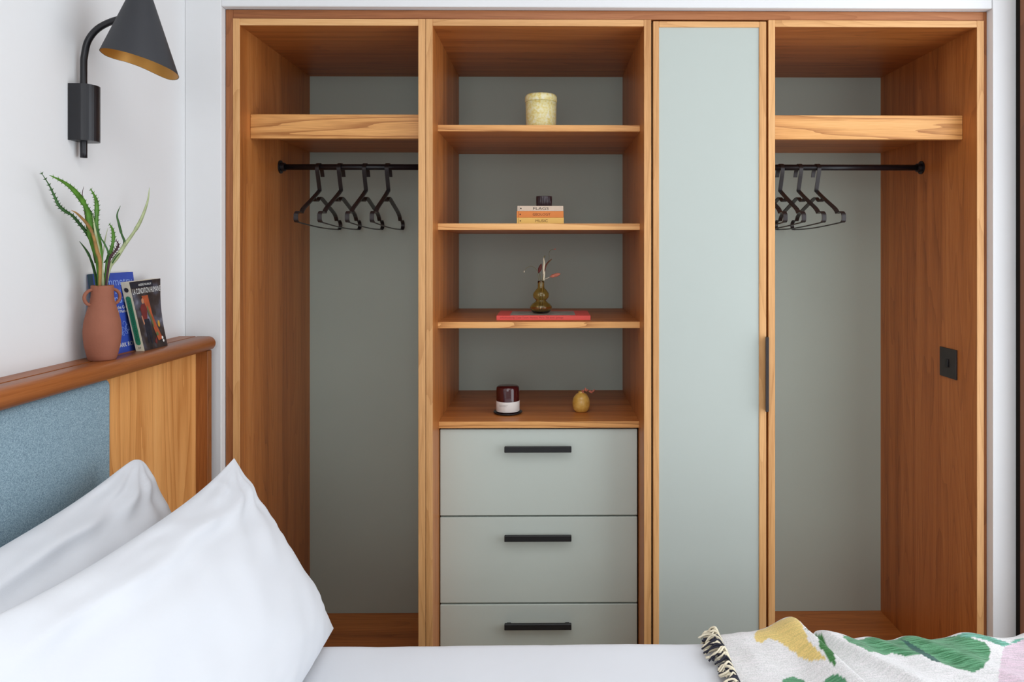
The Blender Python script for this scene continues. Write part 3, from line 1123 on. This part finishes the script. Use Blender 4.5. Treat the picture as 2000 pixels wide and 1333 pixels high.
def cov_grid(off, a0, a1):
    return [[cov_pt(a0 + (a1 - a0) * i / grid_n, j / grid_n) + off for j in range(grid_n + 1)] for i in range(grid_n + 1)]


def slab(name, o0, o1, a0, a1, mat):
    bm = bmesh.new()
    g0 = [[bm.verts.new(p) for p in r_] for r_ in cov_grid(o0, a0, a1)]
    g1 = [[bm.verts.new(p) for p in r_] for r_ in cov_grid(o1, a0, a1)]
    for i in range(grid_n):
        for j in range(grid_n):
            bm.faces.new((g0[i][j], g0[i + 1][j], g0[i + 1][j + 1], g0[i][j + 1]))
            bm.faces.new((g1[i][j], g1[i][j + 1], g1[i + 1][j + 1], g1[i + 1][j]))
    for i in range(grid_n):
        bm.faces.new((g0[i][0], g1[i][0], g1[i + 1][0], g0[i + 1][0]))
        bm.faces.new((g0[i][-1], g0[i + 1][-1], g1[i + 1][-1], g1[i][-1]))
        bm.faces.new((g0[0][i], g0[0][i + 1], g1[0][i + 1], g1[0][i]))
        bm.faces.new((g0[-1][i], g1[-1][i], g1[-1][i + 1], g0[-1][i + 1]))
    bmesh.ops.recalc_face_normals(bm, faces=bm.faces[:])
    return obj(name, bm, mat, dk)


slab('cover', Vector((0, 0, 0)), dep * .03, 0, 1, 'dark_cover')
slab('pages', dep * .03, dep * .97, .01, .985, 'paper')
slab('back_cover', dep * .97, dep, 0, 1, 'dark_cover')
spo = Vector((0, -.0008, 0))
block('spine', [sBR + dep + spo, sBR + spo, TLf + spo, TLf + dep + spo], (0, .0007, 0), 'cream_card', dk)
msp = Matrix((-dep.normalized(), (TLf - sBR).normalized(), Vector((0, -1, 0)))).transposed().to_4x4()
msp.translation = sBR + dep + spo * 1.6
HS, WS = (TLf - sBR).length, dep.length
pill = [(WS * .5 + WS * .30 * math.cos(a), HS * .76 + WS * .30 * math.sin(a)) for a in [math.pi * k / 8 for k in range(9)]]
pill += [(WS * .5 - WS * .30 * math.cos(a), HS * .12 - WS * .30 * math.sin(a)) for a in [math.pi * k / 8 for k in range(9)]]
poly_on('spine_band', msp, pill, 'green_card', dk, .0002)
poly_on('spine_emblem', msp, ell(WS * .5, HS * .885, WS * .27, WS * .30), 'dark_print', dk, .0002)
text_obj('spine_lettering', 'LA CONDITION HUMAINE', 'dark_green_print', dk, msp @ Matrix.Translation((WS * .5, HS * .44, .0004)) @ Matrix.Rotation(R(-90), 4, 'Z'), WS * .26, HS * .58)
text_obj('spine_lettering', '27', 'dark_print', dk, msp @ Matrix.Translation((WS * .55, HS * .045, .0004)), WS * .24, WS * .34)


def cov_poly(name, pts, mat, lift):
    """flat print on the bent cover: pts in cover fractions"""
    bm = bmesh.new()
    f = bm.faces.new([bm.verts.new((a, b_, 0)) for a, b_ in pts])
    bmesh.ops.triangulate(bm, faces=[f])
    bmesh.ops.subdivide_edges(bm, edges=bm.edges[:], cuts=2, use_grid_fill=True)
    for v in bm.verts:
        v.co = cov_pt(v.co.x, v.co.y) + cn2 * lift
    return obj(name, bm, mat, dk)


def cov_text(name, body, a, b_, w, h, mat):
    t = text_obj(name, body, mat, dk, Matrix.Translation((a, b_, 0)), h, w)
    for v in t.data.vertices:
        v.co = cov_pt(v.co.x, v.co.y) + cn2 * .0009
    return t


art = [
    ([(.0, .99), (.70, .99), (.74, .905), (.0, .905)], 'art_navy'),
    ([(.30, .78), (.52, .78), (.60, .50), (.72, .30), (.86, .12), (.66, .10), (.56, .30), (.44, .55)], 'art_orange'),
    ([(.18, .60), (.24, .66), (.36, .66), (.42, .58), (.38, .44), (.28, .42), (.20, .44)], 'art_red'),
    (ell(.31, .705, .045, .040), 'art_skin'),
    ([(.24, .44), (.44, .44), (.46, .30), (.42, .08), (.36, .08), (.35, .30), (.30, .10), (.23, .10)], 'art_navy'),
    ([(.42, .62), (.46, .62), (.56, .44), (.60, .30), (.55, .32), (.48, .46)], 'art_green'),
    ([(.16, .50), (.20, .50), (.24, .38), (.20, .36)], 'art_skin'),
    (ell(.80, .34, .045, .05), 'art_yellow'),
    (ell(.66, .20, .05, .03), 'art_green'),
    ([(.50, .10), (.58, .16), (.60, .10), (.55, .05)], 'art_red'),
    (ell(.84, .13, .035, .022), 'white_print'),
    (ell(.86, .085, .035, .020), 'white_print'),
]
for k, (pts, m) in enumerate(art):
    cov_poly('cover_picture', pts, m, .0004 + .00003 * k)
cov_text('author_lettering', 'ANDRÉ MALRAUX', .46, .948, .42, .040, 'white_print')
cov_text('title_lettering', 'LA CONDITION HUMAINE', .505, .855, .95, .080, 'white_print')

# ------------------------------------------------------------------ things on the shelves
S1, S2, S3, CT = 1.7685, 1.4810, 1.1938, .8983

# lidded yellow jar
jc = (-.0240, .200, S1)
jr = thing('lidded_jar', jc, 'pale yellow mottled ceramic jar with lid on the top shelf', 'jar')
obj('body', lathe([(.040, 0), (.0445, .002), (.0462, .020), (.0470, .060), (.0475, .0865)], jc, 56), 'yellow_glaze', jr, True)
obj('lid', lathe([(.0478, .0875), (.0492, .0885), (.0490, .1040), (.0450, .1095), (.030, .1120), (.004, .1125)], jc, 56), 'yellow_glaze', jr, True)


def flat_book(name, x0, x1, yf, yb, z0, z1, cov, label, title, tm, tw, th, tx, mark=True):
    b_ = thing(name, ((x0 + x1) / 2, (yf + yb) / 2, z0), label, 'book', 'stacked small books')
    e = .0016
    obj('bottom_board', bx(x0, x1, yf, yb, z0, z0 + e, .0003), cov, b_)
    obj('top_board', bx(x0, x1, yf, yb, z1 - e, z1, .0003), cov, b_)
    obj('spine', bx(x0, x1, yf - .0012, yf + .0005, z0, z1, .0005), cov, b_)
    obj('pages', bx(x0 + .002, x1 - .002, yf + .0006, yb - .002, z0 + e, z1 - e, 0), 'paper', b_)
    mw = frame((0, yf - .0015, (z0 + z1) / 2), (1, 0, 0), (0, 0, 1))
    text_obj('title_lettering', title, tm, b_, mw @ Matrix.Translation((tx, 0, 0)), th, tw)
    if mark:
        bm = bmesh.new()
        bm.faces.new([bm.verts.new(mw @ Vector((x0 + .0105 + .0022 * math.cos(a), .0022 * math.sin(a), 0))) for a in [2 * math.pi * k / 10 for k in range(10)]])
        obj('spine_mark', bm, tm, b_)
        obj('spine_line', bx(x0 + .0050, x0 + .0056, yf - .0016, yf - .0012, z0 + .001, z1 - .001, 0), tm, b_)
    return b_


bt = S2
flat_book('small_book', -.0950, .0445, .128, .228, bt, bt + .0185, 'music_cover', 'yellow small book titled MUSIC, lowest of the stack', 'MUSIC', 'ochre_print', .036, .0078, -.0215)
flat_book('small_book', -.0955, .0435, .128, .228, bt + .0187, bt + .0382, 'geology_cover', 'orange small book titled GEOLOGY, middle of the stack', 'GEOLOGY', 'brown_print', .052, .0078, -.0215)
flat_book('small_book', -.0935, .0430, .1285, .228, bt + .0384, bt + .0535, 'flags_cover', 'beige small book titled FLAGS, topmost of the stack', 'FLAGS', 'dark_print', .046, .0078, -.0235)
cc = (-.0145, .172, bt + .0537)
cup = obj('ribbed_tumbler', lathe([(.0205, 0), (.0215, .001), (.0222, .015), (.0232, .029), (.0232, .0315), (.0218, .0315), (.0212, .028), (.0200, .006)], cc, 144, close_top=True,
          wob=lambda a, z: 1.03 + (.045 * math.cos(a * 24) if z < .029 else 0)), 'ribbed_glass', None, True)
recentre(cup)
tag(cup, 'small dark ribbed glass tumbler on the stacked books', 'tumbler')

# red book and amber vase
rbx0, rbx1, rby0, rby1, rbz = -.1570, .1250, .148, .335, S3
rb = thing('coffee_table_book', (-.016, .24, rbz), 'large flat red book under the amber glass vase', 'book')
obj('back_cover', bx(rbx0, rbx1, rby0, rby1, rbz, rbz + .0012, .0004), 'red_cover', rb)
obj('pages', bx(rbx0 + .001, rbx1 - .001, rby0 + .001, rby1 - .001, rbz + .0012, rbz + .0118, 0), 'paper', rb)
obj('front_cover', bx(rbx0, rbx1, rby0, rby1, rbz + .0118, rbz + .0130, .0004), 'red_cover', rb)
obj('spine', bx(rbx0, rbx1, rby0 - .0010, rby0 + .0005, rbz, rbz + .0130, .0004), 'red_cover', rb)
obj('cover_photograph', bx(rbx0 + .040, rbx1 - .045, rby0 + .014, rby1 - .03, rbz + .0130, rbz + .0133, 0), 'cover_photo_grey', rb)
text_obj('title_lettering', 'Johannesburg, Cape Town, Havana, Paris, Tel Aviv, Jyllinge', 'red_print', rb, frame((rbx0 + .010, rby0 - .0012, rbz + .0065), (1, 0, 0), (0, 0, 1)), .0062, .190, 'LEFT')
avc = (-.0245, .228, rbz + .0133)
av = thing('amber_vase', avc, 'amber glass double-gourd bud vase standing on the red book', 'vase')
ap_ = [(.0165, 0), (.0235, .0015), (.0300, .008), (.0345, .017), (.0340, .022), (.0270, .030), (.0180, .0365), (.0155, .040), (.0180, .0430), (.0240, .0500), (.0258, .0560), (.0245, .0625), (.0185, .0710), (.0120, .0775), (.0104, .0830), (.0102, .0925), (.0106, .1000)]
inner = [(max(r_ - .0022, .002), z if i else .004) for i, (r_, z) in enumerate(ap_)]
inner[0] = (.0130, .0045)
inner[1] = (.0200, .0050)
full = ap_ + [(.0098, .1006), (.0085, .0995)] + list(reversed(inner[:-1]))
obj('body', lathe(full, avc, 64, close_top=True), 'amber_glass', av, True)
st = thing('dried_bouquet', (avc[0], avc[1], avc[2] + .01), 'dried stems and seed heads standing in the amber vase', 'dried flowers')


def SP(dx, dz, dy=0):
    return (avc[0] + dx, avc[1] + dy, avc[2] + dz)


def seed_head(p, d, length, rad, mat, rough=.25):
    bm = bmesh.new()
    d = Vector(d).normalized()
    P = [Vector(p) + d * length * k / 9 for k in range(10)]
    rr_ = [max(.0006, rad * math.sin(math.pi * (k + .4) / 10) * (1 + rough * random.uniform(-1, 1))) for k in range(10)]
    return tube(P, rr_, 9, bm)


obj('stem', tube(spline([SP(-.004, .006), SP(.001, .06), SP(.004, .10), SP(.010, .13), SP(.020, .152), SP(.034, .168)], 4), [.0011] * 20 + [.0008], 6), 'dried_olive', st, True)
obj('leaf', tube(spline([SP(.008, .102, .002), SP(.0095, .12, .002), SP(.0085, .14, .002), SP(.010, .155, .002), SP(.0075, .174, .002)], 4), [.002, .0025, .003, .0033, .0036, .0038, .004, .004, .0042, .0043, .0042, .004, .0036, .003, .0024, .0018, .0009], 8), 'dried_cream', st, True)
obj('stem', tube([SP(.003, .01, .002), SP(.006, .06, .002), SP(.008, .104, .002)], .0013, 6), 'dried_olive', st, True)
obj('seed_pod', seed_head(SP(-.008, .124), (.30, 0, .95), .032, .0058, 'dried_red', .06), 'dried_red', st, True)
obj('stem', tube(spline([SP(-.004, .012, .003), SP(-.002, .09, .002), SP(-.004, .126)], 4), .0010, 6), 'dried_olive', st, True)
obj('leaf', tube(spline([SP(.011, .128), SP(.015, .148), SP(.023, .160), SP(.0345, .169)], 4), [.0008, .0015, .002, .0022, .0023, .0022, .002, .0019, .0018, .0016, .0013, .001, .0006], 7), 'dried_red', st, True)
obj('tendril', tube(spline([SP(-.006, .08), SP(-.010, .125), SP(-.018, .140), SP(-.032, .146), SP(-.046, .140), SP(-.053, .130)], 4), .0006, 5), 'dried_olive', st, True)
obj('seed_head', seed_head(SP(-.052, .133), (-.1, 0, -1), .007, .0016, 'dried_cream'), 'dried_cream', st, True)
obj('tendril', tube(spline([SP(.020, .152), SP(.026, .172), SP(.025, .186), SP(.030, .196), SP(.040, .199)], 4), .0006, 5), 'dried_olive', st, True)
obj('seed_head', seed_head(SP(.039, .199), (1, 0, .1), .008, .0019, 'dried_pink'), 'dried_pink', st, True)
obj('seed_head', seed_head(SP(.009, .172), (.5, 0, 1), .009, .0022, 'dried_olive'), 'dried_olive', st, True)
obj('stem', tube(spline([SP(.003, .06), SP(.009, .101), SP(.018, .108), SP(.030, .114)], 4), .0007, 5), 'dried_cream', st, True)
obj('seed_head', seed_head(SP(.026, .1125), (1, 0, .30), .036, .0060, 'dried_pink', .35), 'dried_pink', st, True)

# candle on a black dish
kc = (-.1270, .222, CT)
kd = thing('scented_candle', kc, 'dark red glass candle with white paper label on the counter', 'candle')
obj('dish', lathe([(.036, 0), (.042, .0015), (.0445, .005), (.0440, .0062), (.038, .005), (.004, .005)], kc, 56), 'dish_black', kd, True)
obj('jar', lathe([(.033, .0055), (.0350, .007), (.0356, .012), (.0358, .074), (.0346, .0815), (.0300, .0850), (.004, .0855)], kc, 56), 'candle_glass', kd, True)
obj('label_band', lathe([(.0361, .0085), (.0363, .009), (.0364, .0395), (.0361, .040)], kc, 56, close_top=False, close_bottom=False), 'candle_label', kd, True, 'white paper label')
bm = bmesh.new()
for z, w in ((.031, .50), (.0285, .42), (.026, .46)):
    vs2 = []
    for k in range(9):
        a = -math.pi / 2 - .75 + w * 1.6 * k / 8
        vs2.append((bm.verts.new((kc[0] + .0367 * math.cos(a), kc[1] + .0367 * math.sin(a), kc[2] + z)), bm.verts.new((kc[0] + .0367 * math.cos(a), kc[1] + .0367 * math.sin(a), kc[2] + z + .0011))))
    for p, q in zip(vs2, vs2[1:]):
        bm.faces.new((p[0], q[0], q[1], p[1]))
obj('label_print', bm, 'label_grey', kd)

# small bud vase with a dried bloom
bc = (.1010, .238, CT)
bv = thing('bud_vase', bc, 'small round honey yellow bud vase on the counter', 'vase')
obj('body', lathe([(.012, 0), (.0185, .0015), (.0245, .009), (.0272, .021), (.0272, .033), (.0240, .045), (.0170, .0545), (.0105, .0590), (.0085, .0605), (.0095, .0635), (.0080, .064), (.0065, .060)], bc, 48), 'honey_glaze', bv, True)
df = thing('dried_bloom', (bc[0], bc[1], bc[2] + .055), 'dried pink bloom drooping over the honey bud vase', 'dried flower')
obj('stem', tube(spline([(bc[0], bc[1], bc[2] + .050), (bc[0] + .002, bc[1], bc[2] + .066), (bc[0] + .010, bc[1] - .002, bc[2] + .067), (bc[0] + .018, bc[1] - .004, bc[2] + .064)], 4), .0012, 6), 'dried_pink', df, True)
rnd = random.Random(3)
for k in range(11):
    f = k / 10
    p = Vector((bc[0] + .004 + .030 * f, bc[1] - .003, bc[2] + .064 + .003 * math.sin(f * 5)))
    d = Vector((rnd.uniform(-.2, 1), rnd.uniform(-1, .3), rnd.uniform(-.6, .9)))
    obj('petal', seed_head(p, d, rnd.uniform(.006, .012), rnd.uniform(.0022, .0036), 'dried_pink', .3), 'dried_pink', df, True)

# ------------------------------------------------------------------ woven throw
TX0, TX1, TY0, TY1 = .345, 1.052, -1.30, -.515


def seg_d(x, y, a, b_):
    ax_, ay = a
    bx_, by = b_
    dx, dy = bx_ - ax_, by - ay
    L = math.hypot(dx, dy)
    t = ((x - ax_) * dx + (y - ay) * dy) / (L * L)
    d = ((x - ax_) * -dy + (y - ay) * dx) / L
    return t, d


def throw_h(x, y):
    h = .004
    t, d = seg_d(x, y, (.497, -.50), (.575, -.82))
    amp = .044 * (1 - .25 * max(0, min(1, t))) / (1 + math.exp((t - 1.6) * 4))
    h += amp * (math.exp(-(d / .014) ** 2) if d > 0 else math.exp(-(d / .046) ** 2))
    h -= .006 * math.exp(-((d - .030) / .016) ** 2)
    t, d = seg_d(x, y, (.540, -.50), (.745, -.84))
    h += .019 * math.exp(-(d / (.038 if d > 0 else .012)) ** 2)
    h += .013 * math.exp(-((x - .862) / .040) ** 2) * math.exp(-((y + .53) / .07) ** 2)
    h += .010 * math.exp(-((x - .995) / .03) ** 2)
    h += .015 / (1 + math.exp((x - .455) / .012)) * (.45 + .55 * math.exp(-((y + .52) / .12) ** 2))
    t, d = seg_d(x, y, (.72, -.50), (.98, -.84))
    h += .007 * math.exp(-(d / .02) ** 2)
    t, d = seg_d(x, y, (.62, -.50), (.92, -.84))
    h += .005 * math.exp(-(d / .016) ** 2)
    h += .003 * noise.noise(Vector((x * 14, y * 14, 4))) + .0025 * noise.noise(Vector((x * 30 + y * 12, y * 20, 9)))
    e = min(1, (x - TX0) / .05)
    return h * (.62 + .38 * e) + .003


def throw_point(x, s):
    """s runs toward the wardrobe; beyond the bed edge the cloth turns down"""
    rad = .045
    ye = BY1 - rad + .008
    h = throw_h(x, min(s, ye + .03))
    if s < ye:
        return Vector((x, s, BT + h)), Vector((0, 0, 1))
    a = (s - ye) / rad
    if a < math.pi / 2:
        nn = Vector((0, math.sin(a), math.cos(a)))
        return Vector((x, ye, BT - rad)) + nn * (rad + h), nn
    z = BT - rad - (a - math.pi / 2) * rad
    return Vector((x, ye + rad + h * .6 + .004, z)), Vector((0, 1, 0))


WHITE, YELLOW, GREEN, DGREEN, PINK, TEAL = srgb(232, 230, 230), srgb(232, 204, 128), srgb(92, 152, 112), srgb(44, 92, 84), srgb(222, 200, 212), srgb(108, 176, 156)
LEAFG = srgb(66, 124, 66)


def inside(x, y, poly):
    c = False
    n = len(poly)
    for i in range(n):
        x0, y0_ = poly[i]
        x1, y1_ = poly[i - 1]
        if (y0_ > y) != (y1_ > y) and x < (x1 - x0) * (y - y0_) / (y1_ - y0_) + x0:
            c = not c
    return c


MOTIF = [   # (colour, strand strength, polygon in metres on the cloth)
    (LEAFG, 0.3, [(0.511, -0.570), (0.518, -0.582), (0.550, -0.529), (0.513, -0.585)]),
    (YELLOW, 0.15, [(0.417, -0.551), (0.431, -0.536), (0.467, -0.530), (0.508, -0.537), (0.512, -0.550), (0.509, -0.574), (0.505, -0.608), (0.513, -0.644), (0.518, -0.668), (0.499, -0.656), (0.486, -0.639), (0.472, -0.608), (0.460, -0.584), (0.440, -0.566), (0.423, -0.577), (0.415, -0.570)]),
    (LEAFG, 0.4, [(0.550, -0.529), (0.558, -0.546), (0.559, -0.563), (0.527, -0.691), (0.521, -0.678), (0.518, -0.632)]),
    (GREEN, 0.9, [(0.593, -0.557), (0.658, -0.541), (0.727, -0.532), (0.820, -0.536), (0.853, -0.557), (0.874, -0.574), (0.872, -0.592), (0.856, -0.614), (0.823, -0.653), (0.797, -0.660), (0.774, -0.649), (0.752, -0.636), (0.728, -0.607), (0.697, -0.608), (0.673, -0.595), (0.620, -0.625), (0.609, -0.603), (0.592, -0.584)]),
    (DGREEN, 0.6, [(0.719, -0.527), (0.723, -0.544), (0.750, -0.608), (0.750, -0.636), (0.736, -0.629), (0.719, -0.584)]),
    (TEAL, 0.9, [(0.833, -0.542), (0.874, -0.537), (0.903, -0.542), (0.933, -0.563), (0.909, -0.578), (0.863, -0.557), (0.840, -0.553)]),
    (PINK, 0.2, [(0.909, -0.578), (0.947, -0.557), (0.971, -0.547), (1.005, -0.557), (0.898, -0.710), (0.818, -0.703), (0.875, -0.620)]),
    (TEAL, 0.6, [(0.932, -0.559), (0.954, -0.548), (0.966, -0.551), (0.946, -0.558)]),
    (GREEN, 0.4, [(0.411, -0.718), (0.430, -0.688), (0.450, -0.676), (0.460, -0.679), (0.468, -0.684), (0.466, -0.711)]),
    (GREEN, 0.5, [(0.486, -0.716), (0.502, -0.704), (0.518, -0.704), (0.528, -0.716), (0.530, -0.728), (0.527, -0.742)]),
]

def throw():
    root = thing('woven_throw', (.70, -.75, BT), 'white woven throw with yellow and green motifs over bed end', 'throw')
    bm = bmesh.new()
    nx = 220
    S = []
    s = TY0
    while s < TY1 + .32:
        S.append(s)
        s += .0035 if s > -.80 else .012
    grid = []
    meta = []
    for i in range(nx + 1):
        x = TX0 + (TX1 - TX0) * i / nx
        row = []
        for s in S:
            p, nn = throw_point(x, s)
            v = bm.verts.new(p)
            row.append(v)
            meta.append((x, s))
        grid.append(row)
    for i in range(nx):
        for j in range(len(S) - 1):
            bm.faces.new((grid[i][j], grid[i + 1][j], grid[i + 1][j + 1], grid[i][j + 1]))
    o = obj('cloth', bm, 'woven_throw', root, True)
    ca = o.data.color_attributes.new('motif', 'FLOAT_COLOR', 'POINT')
    for k, (x, s) in enumerate(meta):
        wob = .0022 * noise.noise(Vector((x * 90, s * 90, 2)))
        col, st_ = WHITE, 0.12
        for c, a, poly in MOTIF:
            if inside(x + wob, s + wob, poly):
                col, st_ = c, a
        ca.data[k].color = (col[0], col[1], col[2], st_)
    md = o.modifiers.new('thickness', 'SOLIDIFY')
    md.thickness = .005
    md.offset = -1
    # fringe: bunches of cream and black threads along the left hem
    rnd = random.Random(11)
    s = -.955
    while s < -.470:
        bmc, bmk = bmesh.new(), bmesh.new()
        skew, size = rnd.uniform(-.012, .010), rnd.uniform(.75, 1.2)
        for q in range(10):
            ds = rnd.uniform(-.011, .011)
            p0, n0 = throw_point(TX0 + .003, s + ds)
            ln = rnd.uniform(.022, .042) * size
            lift = rnd.uniform(.002, .016) * size
            sw = rnd.uniform(-.007, .007)
            tg = n0.cross(Vector((1, 0, 0)))
            e_ = skew + rnd.uniform(-.012, .012)
            X_ = Vector((-1, 0, 0))
            P = [p0 + n0 * .001, p0 + X_ * .30 * ln + tg * (e_ * .2 + sw) + n0 * (lift + .003),
                 p0 + X_ * .68 * ln + tg * (e_ * .6 - sw) + n0 * lift, p0 + X_ * ln + tg * e_ + n0 * (lift * .35 - .002)]
            tube(spline(P, 3), rnd.uniform(.0015, .0024), 6, bmk if q % 5 in (1, 3) else bmc)
        ts = obj('tassel', bmc, 'thread_cream', root, True)
        obj('dark_threads', bmk, 'thread_black', ts, True)
        s += rnd.uniform(.016, .026)
    return root


throw()
